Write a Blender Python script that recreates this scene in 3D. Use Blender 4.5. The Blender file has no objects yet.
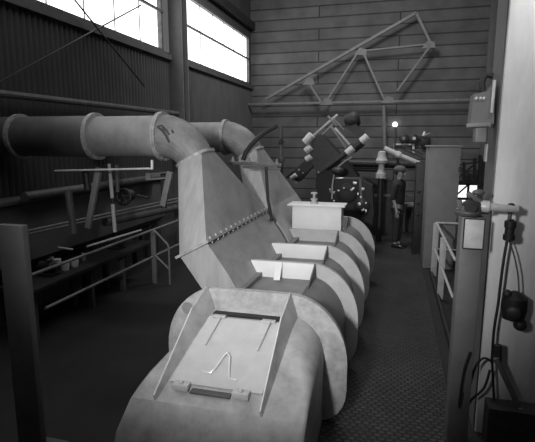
import bpy, bmesh, math, random
from mathutils import Vector, Matrix
random.seed(7)
S = bpy.context.scene
COL = S.collection
V = Vector
PI = math.pi

# ---------------------------------------------------------------- camera
F, CX, CY, EYE = 470.0, 267.5, 221.0, 2.5
PITCH = math.atan(81 / F)
YAW = math.atan(127.5 * math.cos(PITCH) / F)
cd = bpy.data.cameras.new('camera')
cam = bpy.data.objects.new('camera', cd)
COL.objects.link(cam)
cam.location = (0, 0, EYE)
cam.rotation_euler = (PI / 2 - PITCH, 0, YAW)
cd.sensor_width = 36
cd.lens = 36 * F / 535
cd.clip_start = 0.05
S.camera = cam
FWD = V((-math.sin(YAW) * math.cos(PITCH), math.cos(YAW) * math.cos(PITCH), -math.sin(PITCH)))
RGT = V((math.cos(YAW), math.sin(YAW), 0))
UPV = RGT.cross(FWD)


def at(x, y, X=None, Y=None, Z=None):
    """survey helper: the point at a known depth, side offset or height that the photograph shows at x, y"""
    r = FWD + RGT * ((x - CX) / F) - UPV * ((y - CY) / F)
    t = X / r.x if X is not None else (Y / r.y if Y is not None else (Z - EYE) / r.z)
    return V((0, 0, EYE)) + r * t


# ---------------------------------------------------------------- materials
MATS = {}


def mat(name, v, rough=0.6, metal=0.0, dirt=0.25, scale=6.0, bump=0.0, spec=0.4, stretch=(1, 1, 1)):
    m = bpy.data.materials.new(name)
    m.use_nodes = True
    nt = m.node_tree
    b = nt.nodes['Principled BSDF']
    b.inputs['Roughness'].default_value = rough
    b.inputs['Metallic'].default_value = metal
    b.inputs['Specular IOR Level'].default_value = spec
    tc = nt.nodes.new('ShaderNodeTexCoord')
    mp = nt.nodes.new('ShaderNodeMapping')
    mp.inputs['Scale'].default_value = stretch
    n = nt.nodes.new('ShaderNodeTexNoise')
    n.inputs['Scale'].default_value = scale
    n.inputs['Detail'].default_value = 6
    n.inputs['Roughness'].default_value = 0.65
    r = nt.nodes.new('ShaderNodeValToRGB')
    lo, hi = v * (1 - dirt), min(1, v * (1 + dirt * 0.6))
    r.color_ramp.elements[0].position = 0.3
    r.color_ramp.elements[1].position = 0.7
    r.color_ramp.elements[0].color = (lo, lo, lo, 1)
    r.color_ramp.elements[1].color = (hi, hi, hi, 1)
    nt.links.new(tc.outputs['Object'], mp.inputs['Vector'])
    nt.links.new(mp.outputs['Vector'], n.inputs['Vector'])
    nt.links.new(n.outputs['Fac'], r.inputs['Fac'])
    nt.links.new(r.outputs['Color'], b.inputs['Base Color'])
    if bump:
        bp = nt.nodes.new('ShaderNodeBump')
        bp.inputs['Strength'].default_value = bump
        bp.inputs['Distance'].default_value = 0.01
        nt.links.new(n.outputs['Fac'], bp.inputs['Height'])
        nt.links.new(bp.outputs['Normal'], b.inputs['Normal'])
    MATS[name] = m
    return m


def emit(name, v, strength, scale=1.2):
    m = bpy.data.materials.new(name)
    m.use_nodes = True
    nt = m.node_tree
    b = nt.nodes['Principled BSDF']
    n = nt.nodes.new('ShaderNodeTexNoise')
    n.inputs['Scale'].default_value = scale
    tc = nt.nodes.new('ShaderNodeTexCoord')
    nt.links.new(tc.outputs['Object'], n.inputs['Vector'])
    r = nt.nodes.new('ShaderNodeValToRGB')
    r.color_ramp.elements[0].color = (v * .88,) * 3 + (1,)
    r.color_ramp.elements[1].color = (v,) * 3 + (1,)
    nt.links.new(n.outputs['Fac'], r.inputs['Fac'])
    nt.links.new(r.outputs['Color'], b.inputs['Base Color'])
    nt.links.new(r.outputs['Color'], b.inputs['Emission Color'])
    b.inputs['Emission Strength'].default_value = strength
    b.inputs['Roughness'].default_value = .5
    return m


def brick(name, v, vm, w, h, mortar=.02, rough=.8, axes='XZ', bump=.6, var=.12, offset=.5):
    m = bpy.data.materials.new(name)
    m.use_nodes = True
    nt = m.node_tree
    b = nt.nodes['Principled BSDF']
    b.inputs['Roughness'].default_value = rough
    b.inputs['Specular IOR Level'].default_value = .3
    tc = nt.nodes.new('ShaderNodeTexCoord')
    sp = nt.nodes.new('ShaderNodeSeparateXYZ')
    cb = nt.nodes.new('ShaderNodeCombineXYZ')
    nt.links.new(tc.outputs['Object'], sp.inputs[0])
    nt.links.new(sp.outputs[axes[0]], cb.inputs[0])
    nt.links.new(sp.outputs[axes[1]], cb.inputs[1])
    t = nt.nodes.new('ShaderNodeTexBrick')
    t.inputs['Scale'].default_value = 1
    t.inputs['Brick Width'].default_value = w
    t.inputs['Row Height'].default_value = h
    t.inputs['Mortar Size'].default_value = mortar
    t.inputs['Mortar Smooth'].default_value = .6
    t.offset = offset
    t.inputs['Color1'].default_value = (v * (1 - var),) * 3 + (1,)
    t.inputs['Color2'].default_value = (v * (1 + var),) * 3 + (1,)
    t.inputs['Mortar'].default_value = (vm,) * 3 + (1,)
    nt.links.new(cb.outputs[0], t.inputs['Vector'])
    n = nt.nodes.new('ShaderNodeTexNoise')
    n.inputs['Scale'].default_value = 1.6
    n.inputs['Detail'].default_value = 7
    nt.links.new(tc.outputs['Object'], n.inputs['Vector'])
    r = nt.nodes.new('ShaderNodeValToRGB')
    r.color_ramp.elements[0].position = .25
    r.color_ramp.elements[0].color = (.62, .62, .62, 1)
    r.color_ramp.elements[1].position = .75
    r.color_ramp.elements[1].color = (1.15, 1.15, 1.15, 1)
    nt.links.new(n.outputs['Fac'], r.inputs['Fac'])
    mx = nt.nodes.new('ShaderNodeMixRGB')
    mx.blend_type = 'MULTIPLY'
    mx.inputs[0].default_value = 1
    nt.links.new(t.outputs['Color'], mx.inputs[1])
    nt.links.new(r.outputs['Color'], mx.inputs[2])
    nt.links.new(mx.outputs[0], b.inputs['Base Color'])
    bp = nt.nodes.new('ShaderNodeBump')
    bp.inputs['Strength'].default_value = bump
    bp.inputs['Distance'].default_value = .015
    bp.invert = True
    nt.links.new(t.outputs['Fac'], bp.inputs['Height'])
    nt.links.new(bp.outputs['Normal'], b.inputs['Normal'])
    return m


mat('galv', .42, .5, .0, .32, 6, .12)
mat('galv_light', .52, .5, .0, .12, 6)
mat('galv_spotted', .44, .5, .0, .34, 9, .15)
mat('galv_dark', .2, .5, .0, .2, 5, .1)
mat('white_paint', .82, .5, 0, .06, 5)
mat('duct', .30, .58, .15, .28, 4, .1)
mat('duct_mid', .24, .58, .1, .35, 5, .1)
mat('duct_old', .11, .5, .1, .3, 4, .1)
mat('duct_rim', .40, .5, .1, .35, 14, .2)
mat('duct_rim_dark', .07, .7, .0, .4, 14)
mat('hood', .37, .5, 0, .2, 4, stretch=(3, 1, .5))
mat('dark_steel', .035, .5, .2, .4, 8)
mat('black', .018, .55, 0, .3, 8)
mat('mid_steel', .11, .55, .1, .35, 7)
mat('grey_paint', .22, .55, 0, .15, 4)
mat('pedestal_grey', .16, .55, 0, .2, 4)
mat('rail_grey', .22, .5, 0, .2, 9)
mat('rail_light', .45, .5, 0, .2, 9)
mat('light_metal', .55, .4, .1, .2, 12)
mat('chrome', .8, .25, .3, .1, 12)
mat('plaster', .78, .75, 0, .16, 3.5, .1, stretch=(2, 2, .5))
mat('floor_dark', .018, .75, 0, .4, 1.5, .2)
mat('corrugated', .075, .6, .0, .22, 3, stretch=(1, 1, .4))
mat('column_grey', .10, .6, 0, .25, 4)
mat('ceiling_dark', .03, .8, 0, .3, 2)
mat('skin', .36, .6, 0, .1, 12)
mat('cloth_dark', .028, .85, 0, .3, 10, .2)
mat('cloth_legs', .04, .85, 0, .3, 10, .2)
mat('hair', .03, .7, 0, .3, 20)
mat('cap_grey', .10, .8, 0, .2, 12)
mat('leather', .02, .6, 0, .2, 10)
mat('tank_grey', .09, .6, 0, .25, 3)
mat('truss_paint', .17, .55, 0, .25, 8)
mat('rubber', .02, .5, 0, .2, 8)
mat('plate_white', .62, .5, 0, .3, 5)
MATS['pane'] = emit('pane', .95, 2.4)
MATS['pane_bright'] = emit('pane_bright', .95, 1.3)
MATS['bulb'] = emit('bulb', 1, 6)
MATS['block'] = brick('block', .125, .045, 7.3, .37, .03, bump=.5, var=.1, offset=.37)
MATS['tread'] = brick('tread', .06, .025, .07, .05, .012, .5, 'XY', .8, .25)


# ---------------------------------------------------------------- mesh helpers
class MB:
    def __init__(self):
        self.bm = bmesh.new()

    def _basis(self, d):
        d = d.normalized()
        a = V((0, 0, 1)) if abs(d.z) < .95 else V((0, 1, 0))
        x = a.cross(d).normalized()
        return x, d.cross(x).normalized()

    def box(self, lo, hi, bev=0.0, rot=None):
        lo, hi = V(lo), V(hi)
        c = (lo + hi) / 2
        s = hi - lo
        r = bmesh.ops.create_cube(self.bm, size=1)
        vs = r['verts']
        for v in vs:
            v.co = V((v.co.x * s.x, v.co.y * s.y, v.co.z * s.z))
        if bev:
            es = list({e for v in vs for e in v.link_edges})
            rr = bmesh.ops.bevel(self.bm, geom=es, offset=bev, segments=2, profile=.5, affect='EDGES')
            vs = list({v for f in rr['faces'] for v in f.verts} | {v for v in vs if v.is_valid})
        for v in vs:
            p = v.co
            if rot is not None:
                p = rot @ p
            v.co = p + c
        return self

    def bar(self, p, q, w, h, bev=0.0, roll=0.0):
        """rectangular bar from p to q, w across (mostly horizontal), h the other way"""
        p, q = V(p), V(q)
        d = q - p
        x, y = self._basis(d)
        if roll:
            x, y = x * math.cos(roll) + y * math.sin(roll), y * math.cos(roll) - x * math.sin(roll)
        R = Matrix((x, y, d.normalized())).transposed()
        c = (p + q) / 2
        L = d.length
        self.box(c - V((w, h, L)) / 2, c + V((w, h, L)) / 2, bev, R)
        return self

    def tube(self, pts, r, n=12, caps=True, r1=None):
        pts = [V(p) for p in pts]
        rings = []
        x = y = None
        for i, p in enumerate(pts):
            if i == 0:
                d = pts[1] - p
            elif i == len(pts) - 1:
                d = p - pts[i - 1]
            else:
                d = (pts[i + 1] - p).normalized() + (p - pts[i - 1]).normalized()
            d.normalize()
            if x is None:
                x, y = self._basis(d)
            else:
                x = (x - d * x.dot(d)).normalized()
                y = d.cross(x)
            k = i / (len(pts) - 1)
            rr = r if r1 is None else r + (r1 - r) * k
            rings.append([self.bm.verts.new(p + (x * math.cos(2 * PI * j / n) + y * math.sin(2 * PI * j / n)) * rr) for j in range(n)])
        for a, b in zip(rings, rings[1:]):
            for j in range(n):
                self.bm.faces.new((a[j], a[(j + 1) % n], b[(j + 1) % n], b[j]))
        if caps:
            self.bm.faces.new(rings[0][::-1])
            self.bm.faces.new(rings[-1])
        return self

    def loft(self, secs, caps=True, closed=True):
        rings = [[self.bm.verts.new(V(p)) for p in s] for s in secs]
        n = len(rings[0])
        for a, b in zip(rings, rings[1:]):
            for j in range(n if closed else n - 1):
                self.bm.faces.new((a[j], a[(j + 1) % n], b[(j + 1) % n], b[j]))
        if caps:
            self.bm.faces.new(rings[0][::-1])
            self.bm.faces.new(rings[-1])
        return self

    def prism(self, poly, d):
        d = V(d)
        return self.loft([[V(p) for p in poly], [V(p) + d for p in poly]])

    def lathe(self, p, d, prof, n=20):
        """prof: (distance along d, radius)"""
        p, d = V(p), V(d).normalized()
        x, y = self._basis(d)
        return self.loft([[p + d * t + (x * math.cos(2 * PI * j / n) + y * math.sin(2 * PI * j / n)) * max(r, 1e-4) for j in range(n)] for t, r in prof])

    def ball(self, c, r, sc=(1, 1, 1), n=16):
        rr = bmesh.ops.create_uvsphere(self.bm, u_segments=n, v_segments=max(6, n * 2 // 3), radius=r)
        for v in rr['verts']:
            v.co = V((v.co.x * sc[0], v.co.y * sc[1], v.co.z * sc[2])) + V(c)
        return self

    def torus(self, c, axis, R, r, n=24, m=8):
        c = V(c)
        x, y = self._basis(V(axis))
        pts = [c + (x * math.cos(2 * PI * i / n) + y * math.sin(2 * PI * i / n)) * R for i in range(n + 1)]
        return self.tube(pts, r, m, caps=False)

    def build(self, name, m, parent=None, base=None, smooth=True, angle=35):
        bm = self.bm
        bmesh.ops.recalc_face_normals(bm, faces=bm.faces)
        me = bpy.data.meshes.new(name)
        o = bpy.data.objects.new(name, me)
        if parent is not None:
            w = V((0, 0, 0))
            q = parent
            while q is not None:
                w += q.location
                q = q.parent
        else:
            if base is None:
                xs = [v.co for v in bm.verts]
                base = V((sum(p.x for p in xs) / len(xs), sum(p.y for p in xs) / len(xs), min(p.z for p in xs)))
            w = V(base)
            o.location = w
        bmesh.ops.translate(bm, verts=bm.verts, vec=-w)
        bm.to_mesh(me)
        bm.free()
        if smooth:
            me.polygons.foreach_set('use_smooth', [True] * len(me.polygons))
            me.set_sharp_from_angle(angle=math.radians(angle))
        me.materials.append(MATS[m] if isinstance(m, str) else m)
        COL.objects.link(o)
        if parent is not None:
            o.parent = parent
        return o


def tag(o, label, cat, group=None, kind=None):
    o['label'] = label
    o['category'] = cat
    if group:
        o['group'] = group
    if kind:
        o['kind'] = kind
    return o


def thing(name, label, cat, loc, group=None):
    o = bpy.data.objects.new(name, None)
    COL.objects.link(o)
    o.location = loc
    o.empty_display_size = .1
    return tag(o, label, cat, group)


def struct(o, label=None, cat=None):
    o['kind'] = 'structure'
    if label:
        o['label'] = label
        o['category'] = cat
    return o


# ---------------------------------------------------------------- the setting
XL, YB, ZC, XR = -5.15, 17.0, 8.0, 2.9
b = MB()
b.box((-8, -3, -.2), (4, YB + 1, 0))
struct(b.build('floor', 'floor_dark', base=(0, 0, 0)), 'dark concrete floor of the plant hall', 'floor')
b = MB()
b.box((-.62, 1.2, .0), (.62, YB - .4, .012))
struct(b.build('walkway', 'tread', base=(0, 0, 0)), 'raised tread steel walkway running beside the bright machine', 'walkway')
b = MB()
b.box((-8, -3, ZC), (4, YB + 1, ZC + .2))
struct(b.build('ceiling', 'ceiling_dark', base=(0, 0, ZC)), 'dark roof underside over the hall', 'ceiling')


def corrugated(b, y0, y1, z0, z1, x, pitch=.115, amp=.03):
    n = int((y1 - y0) / pitch * 6)
    pf = [(x + amp * math.sin(2 * PI * (y0 + (y1 - y0) * i / n) / pitch), y0 + (y1 - y0) * i / n) for i in range(n + 1)]
    b.loft([[(p[0], p[1], z0) for p in pf], [(p[0], p[1], z1) for p in pf]], caps=False, closed=False)


SILL = at(247, 85, Y=YB).z
WTOP = at(247, 40, Y=YB).z
WEND = YB - .35
COLY = at(163, 75, X=XL).y
COLY2 = at(180, 75, X=XL).y
b = MB()
corrugated(b, -3, YB, 0, SILL, XL)
b.box((XL - .12, -3, 0), (XL - .06, YB, SILL))
b.box((XL - .12, -3, WTOP), (XL - .02, YB, ZC))
b.box((XL - .12, WEND, SILL), (XL - .02, YB, WTOP))
struct(b.build('wall_left', 'corrugated', base=(XL, 0, 0)), 'dark corrugated metal side wall below the high windows', 'wall')
# back wall with its low bright opening
wl, wr = at(455, 200, Y=YB), at(487, 200, Y=YB)
wz = at(470, 184, Y=YB).z
b = MB()
b.box((XL - .2, YB, 0), (wl.x, YB + .25, ZC))
b.box((wr.x, YB, 0), (4, YB + .25, ZC))
b.box((wl.x, YB, wz), (wr.x, YB + .25, ZC))
struct(b.build('wall_back', 'block', base=(0, YB, 0)), 'grey block end wall behind the steel truss', 'wall')
b = MB()
b.box((XR, -3, 0), (XR + .2, YB, ZC))
struct(b.build('wall_right', 'corrugated', base=(XR, 0, 0)))
b = MB()
b.box((-8, -3.2, 0), (4, -3, ZC))
struct(b.build('wall_front', 'corrugated', base=(0, -3, 0)))

# high windows in the left wall, two bays either side of the column
for k, (y0, y1) in enumerate(((-.5, COLY), (COLY2, WEND))):
    b = MB()
    for z in (SILL, WTOP):
        b.box((XL - .12, y0, z - .04), (XL + .04, y1, z + .02))
    zm = SILL + (WTOP - SILL) * .52
    for y in (y0, y1 - .07):
        b.box((XL - .1, y, SILL), (XL + .04, y + .07, WTOP))
    fr = struct(b.build('window_%d' % (k + 1), 'mid_steel', base=(XL, y0, SILL)),
                ('long bright high window nearest the camera on the left wall', 'bright high window between the wall column and the far corner')[k], 'window')
    b = MB()
    b.box((XL + .02, y0, zm - .025), (XL + .07, y1, zm + .025))
    y = y0 + .5
    while y < y1 - .2:
        b.box((XL - .05, y, SILL), (XL - .03, y + .012, WTOP))
        y += .92
    b.build('glazing_bar', 'column_grey', fr)
    b = MB()
    b.box((XL - .09, y0, SILL), (XL - .06, y1, WTOP))
    b.build('pane', 'pane', fr)

b = MB()
for x in (wl.x - .04, wr.x):
    b.box((x, YB - .04, 0), (x + .05, YB + .2, wz))
b.box((wl.x, YB - .04, wz - .04), (wr.x, YB + .1, wz + .06))
w3 = struct(b.build('window_3', 'black', base=(wl.x, YB, 0)), 'low bright opening in the end wall beside the tall cabinet', 'window')
b = MB()
mx = wl.x + (wr.x - wl.x) * .36
b.box((mx, YB - .02, 0), (mx + .07, YB + .06, wz))
zz = at(470, 199, Y=YB).z
b.box((wl.x, YB - .02, zz - .04), (wr.x, YB + .06, zz + .04))
b.bar((wl.x, YB, wz - .42), (mx, YB, wz - .05), .05, .05)
b.build('glazing_bar', 'black', w3)
b = MB()
b.box((wl.x, YB + .1, 0), (wr.x, YB + .13, wz))
b.build('pane', 'pane_bright', w3)

# eave beam and tie rods on the left wall
b = MB()
b.box((XL - .02, -2.9, WTOP + .3), (XL + .16, YB - .05, WTOP + .55))
struct(b.build('trim_1', 'dark_steel', base=(XL, 0, WTOP + .3)))
b = MB()
b.box((XL + .02, -2.9, SILL - .17), (XL + .1, YB - .05, SILL - .06))
struct(b.build('trim_2', 'column_grey', base=(XL, 0, SILL - .2)))


def h_column(name, x0, x1, y0, y1, z1, m, label):
    b = MB()
    t = .035
    b.box((x0, y0, 0), (x1, y0 + t, z1), .004)
    b.box((x0, y1 - t, 0), (x1, y1, z1), .004)
    xm = (x0 + x1) / 2
    b.box((xm - t / 2, y0 + t, 0), (xm + t / 2, y1 - t, z1))
    return struct(b.build(name, m), label, 'column')


cy = (COLY + COLY2) / 2
h_column('column', XL + .03, XL + .36, cy - .16, cy + .16, ZC, 'pedestal_grey', 'grey steel wall column between the two high windows')
p = at(31, 330, Y=2.75)
b = MB()
b.box((p.x - .22, 2.75, 0), (p.x, 2.81, at(21, 226, Y=2.75).z), .006)
b.box((p.x - .27, 2.70, 0), (p.x + .05, 3.0, .03), .004)
struct(b.build('column', 'column_grey'), 'short grey steel stanchion at the lower left edge', 'column')
p = at(488, 60, Y=YB - .3)
h_column('column', p.x, p.x + .22, YB - .3, YB - .05, ZC, 'column_grey', 'slim steel column against the block end wall')
# white pillar on the right
pl = at(492, 226, Y=4.05).x
b = MB()
b.box((pl, 4.05, 0), (pl + .62, 4.48, ZC), .006)
pil = struct(b.build('pillar', 'plaster'), 'wide white painted pillar at the right edge', 'pillar')
b = MB()
b.box((pl - .012, 4.09, 0), (pl - .001, 4.47, ZC - .01))
b.build('shaded_side', 'pedestal_grey', pil)  # grey sheet painting the pillar's unlit left side darker

# tie rods crossing the near window, one object for each rod
for a, c, lab in ((at(12, 75, X=XL + .2), at(133, 9.5, X=XL + .2), 'thin steel tie rod rising to the right across the near window'),
                  (at(70, -6, X=XL + .23), at(136, 76, X=XL + .23), 'thin steel tie rod falling to the right across the near window')):
    b = MB()
    d = (c - a).normalized()
    b.tube([a - d * .3, c + d * .35], .014, 8)
    tag(b.build('tie_rod', 'dark_steel'), lab, 'rod')

# ---------------------------------------------------------------- machine with arched plates
MX = -1.14            # centre line
RINGS = [3.85, 4.92, 5.83, 6.88, 8.25]
TOP = 1.17


def mx(y):          # the machine runs very slightly off the walkway's line
    return MX + .013 * (y - 3.85)



def arch(cx, hw, top, r, y, low=.02, rb=.3, nf=.72):
    """outline of a rounded tub section, from left foot over the top to right foot"""
    pts = []
    pts.append((cx - hw * nf, y, low))
    for i in range(7):
        a = i / 6 * PI / 2
        pts.append((cx - hw * nf - (hw - hw * nf) * math.sin(a), y, low + rb * (1 - math.cos(a)) + .001 * i))
    for i in range(13):
        a = i / 12 * PI / 2
        pts.append((cx - hw + r * (1 - math.cos(a)), y, top - r * 1.15 * (1 - math.sin(a))))
    for i in range(12, -1, -1):
        a = i / 12 * PI / 2
        pts.append((cx + hw - r * (1 - math.cos(a)), y, top - r * 1.15 * (1 - math.sin(a))))
    for i in range(6, -1, -1):
        a = i / 6 * PI / 2
        pts.append((cx + hw * nf + (hw - hw * nf) * math.sin(a), y, low + rb * (1 - math.cos(a)) + .001 * i))
    pts.append((cx + hw * nf, y, low))
    return pts


mach = thing('drum_machine', 'long pale sheet metal machine with a row of arched plates beside the walkway', 'machine', (MX, 3.9, 0))
b = MB()
def neck(y):
    out = []
    for x, yy, z in arch(mx(y), .695, TOP - .125, .46, y, 0.0):
        out.append((x, yy, z))
    k = max(i for i, p in enumerate(out) if p[0] < mx(y))
    step = [(mx(y) - .24, y, TOP - .126), (mx(y) - .239, y, TOP - .175), (mx(y) + .335, y, TOP - .175), (mx(y) + .336, y, TOP - .126)]
    # the flat top between the shoulders is let down into a shallow tray
    left = [p for p in out[:k + 1]]
    right = [p for p in out[k + 1:]]
    left = [p for p in left if p[0] < mx(y) - .24]
    right = [p for p in right if p[0] > mx(y) + .336 or p[2] < TOP - .3]
    return left, step, right


secs = []
for y in (3.86, 5, 6, 7, 8.5):
    l_, st_, r_ = neck(y)
    secs.append(l_ + st_ + r_)
b.loft(secs)
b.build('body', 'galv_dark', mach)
for k, y in enumerate(RINGS):
    b = MB()
    off, hw_ = (0, .825) if k else (-.022, .847)
    b.loft([arch(mx(y) + off, hw_, TOP, .52, y), arch(mx(y) + off, hw_, TOP, .52, y + .05)])
    o = b.build('arch_plate', 'galv_light' if k else 'galv_spotted', mach)
    # rolled edge behind the plate
    b = MB()
    outer, inner = [], []
    for yy in (y + .05, y + .075):
        outer.append(arch(mx(y) + off, hw_ - .002, TOP - .004, .52, yy))
        inner.append(arch(mx(y) + off, hw_ - .02, TOP - .022, .51, yy))
    b.loft([inner[0], outer[0], outer[1], inner[1], inner[0]], caps=False, closed=False)
    b.build('rolled_edge', 'galv', o)
    if k:
        b = MB()
        gx = mx(y) + .34
        b.prism([(gx, y - .62, TOP - .19), (gx, y - .005, TOP - .19), (gx, y - .005, TOP + .005)], (.014, 0, 0))
        b.build('gusset', 'mid_steel', mach)
# white front panels on the flat part of the plates
for k in (1, 2):
    y = RINGS[k]
    xa, xb = mx(y) - .38, mx(y) + .337
    b = MB()
    b.box((xa, y - .03, TOP - .19), (xb, y - .004, TOP + .004), .003)
    if k == 1:
        t = at(279, 285, Y=y - .05)
        b.bar((t.x, y - .035, TOP), (t.x, y - .16, TOP - .165), .07, .02)
    b.build('front_panel', 'white_paint', mach)
# white box with an overhanging lid and a valve
b = MB()
bz = 1.50
b.box((-1.49, 7.06, TOP - .18), (-.735, 7.38, bz), .006)
fb = b.build('feed_box', 'white_paint', mach)
b = MB()
b.box((-1.56, 7.02, bz), (-.68, 7.42, bz + .024), .004)
b.build('lid', 'white_paint', fb)
b = MB()
c = at(314, 205, Y=7.2)
b.lathe((c.x, 7.2, bz + .024), (0, 0, 1), [(0, .065), (.025, .065), (.03, .04), (.06, .04), (.065, .055), (.08, .055), (.085, .02), (.15, .02), (.15, .05), (.175, .05), (.18, .02)], 14)
b.build('valve', 'light_metal', fb)
# side seam bolts on the front plate
for x, z, r_ in ((-1.80, .955, .06), (-1.70, .84, .02)):
    b = MB()
    b.lathe((x, 3.85, z), (0, -1, 0), [(0, r_), (.012, r_ * .9), (.014, .0)], 14)
    b.build('inspection_plug', 'duct', mach)

# front cover: sloping nose
def nose(y, top, hwL, hwR, r, low):
    pts = [(MX - hwL, y, low)]
    for i in range(11):
        a = i / 10 * PI / 2
        pts.append((MX - hwL + r * (1 - math.cos(a)), y, top - r * .95 * (1 - math.sin(a))))
    for i in range(10, -1, -1):
        a = i / 10 * PI / 2
        pts.append((MX + hwR - r * (1 - math.cos(a)), y, top - r * .95 * (1 - math.sin(a))))
    pts.append((MX + hwR, y, low))
    return pts


b = MB()
secs = []
for t in (0, .1, .25, .4, .55, .7, .85, .95):
    y = 3.85 - t * .95
    secs.append(nose(y, 1.0 - .47 * t, .62 + .13 * t, .62 + .01 * t, .38 - .35 * min(1, t * 1.3), .02))
secs.append(nose(2.82, .36, .80, .62, .05, .015))
secs.append(nose(2.76, .04, .84, .62, .03, .01))
b.loft(secs)
cov = b.build('front_cover', 'galv', mach, angle=28)


def zc(y):          # height of the sloping face
    return 1.0 - .47 * (3.85 - y) / .95


for x0, x1, ln in ((-1.535, -1.67, -.075), (-.765, -.835, -.065)):
    x3 = x0 + (x1 - x0) * .3
    prof = [(x1, 2.95, zc(2.95) - .02), (x0, 3.84, zc(3.84) - .03), (x0 + ln, 3.84, 1.19), (x3 + ln, 3.6, zc(3.6) + .18), (x1 + ln * .25, 2.95, zc(2.95) + .035)]
    b = MB()
    b.loft([prof, [(x + .014, y, z) for x, y, z in prof]])
    b.build('rib', 'galv', cov)
    b = MB()
    b.tube([(x1 + ln * .25 + .007, 2.95, zc(2.95) + .037), (x3 + ln + .007, 3.6, zc(3.6) + .182)], .007, 6)
    b.build('rib_edge', 'chrome', cov)
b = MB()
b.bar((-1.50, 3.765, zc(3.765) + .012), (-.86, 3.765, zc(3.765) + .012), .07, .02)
b.build('gap_shade_strip', 'black', cov)  # black strip painting in the shaded gap above the door
# door panel lying on the slope
b = MB()
yt, yb_ = 3.72, 3.1
dn = V((0, -.47, .95)).normalized() * .022
poly = [(-1.53, yt, zc(yt)), (-.84, yt, zc(yt)), (-.865, yb_, zc(yb_)), (-1.615, yb_, zc(yb_))]
b.loft([[V(p) for p in poly], [V(p) + dn for p in poly]])
b.build('door', 'galv_light', cov)
for x in (-1.43, -.98):
    b = MB()
    b.bar((x - .06, yt - .01, zc(yt) + .03), (x + .06, yt - .01, zc(yt) + .03), .05, .018, .003)
    b.tube([(x + .02, yt - .02, zc(yt) + .04), (x - .02, yt - .30, zc(yt - .3) + .035)], .009, 8)
    b.build('hinge', 'light_metal', cov)
for x in (-1.50, -1.02):
    b = MB()
    y = 3.06
    b.bar((x - .065, y, zc(y) + .03), (x + .065, y, zc(y) + .03), .075, .05, .006, .0)
    b.ball((x, y - .01, zc(y) + .06), .018)
    b.build('latch', 'galv_light', cov)
b = MB()
y = 3.06
b.bar((-1.42, y - .0, zc(y) + .006), (-1.1, y, zc(y) + .006), .08, .012)
b.build('grime_shade_strip', 'mid_steel', cov)  # darker strip painting dirt and shade into the gap below the door
# bent wire handle
b = MB()
pts = []
for x, y, h in ((-1.40, 3.24, .025), (-1.33, 3.23, .03), (-1.30, 3.28, .05), (-1.27, 3.38, .08), (-1.24, 3.44, .10), (-1.21, 3.40, .09), (-1.18, 3.27, .05), (-1.16, 3.20, .03), (-1.09, 3.19, .025)):
    y = 3.2 + (y - 3.24) * .75
    pts.append((-1.235 + (x + 1.245) * .95, y, zc(y) + .026 + (h - .025) * .45))
b.tube(pts, .009, 8)
b.build('handle', 'chrome', cov)

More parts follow.
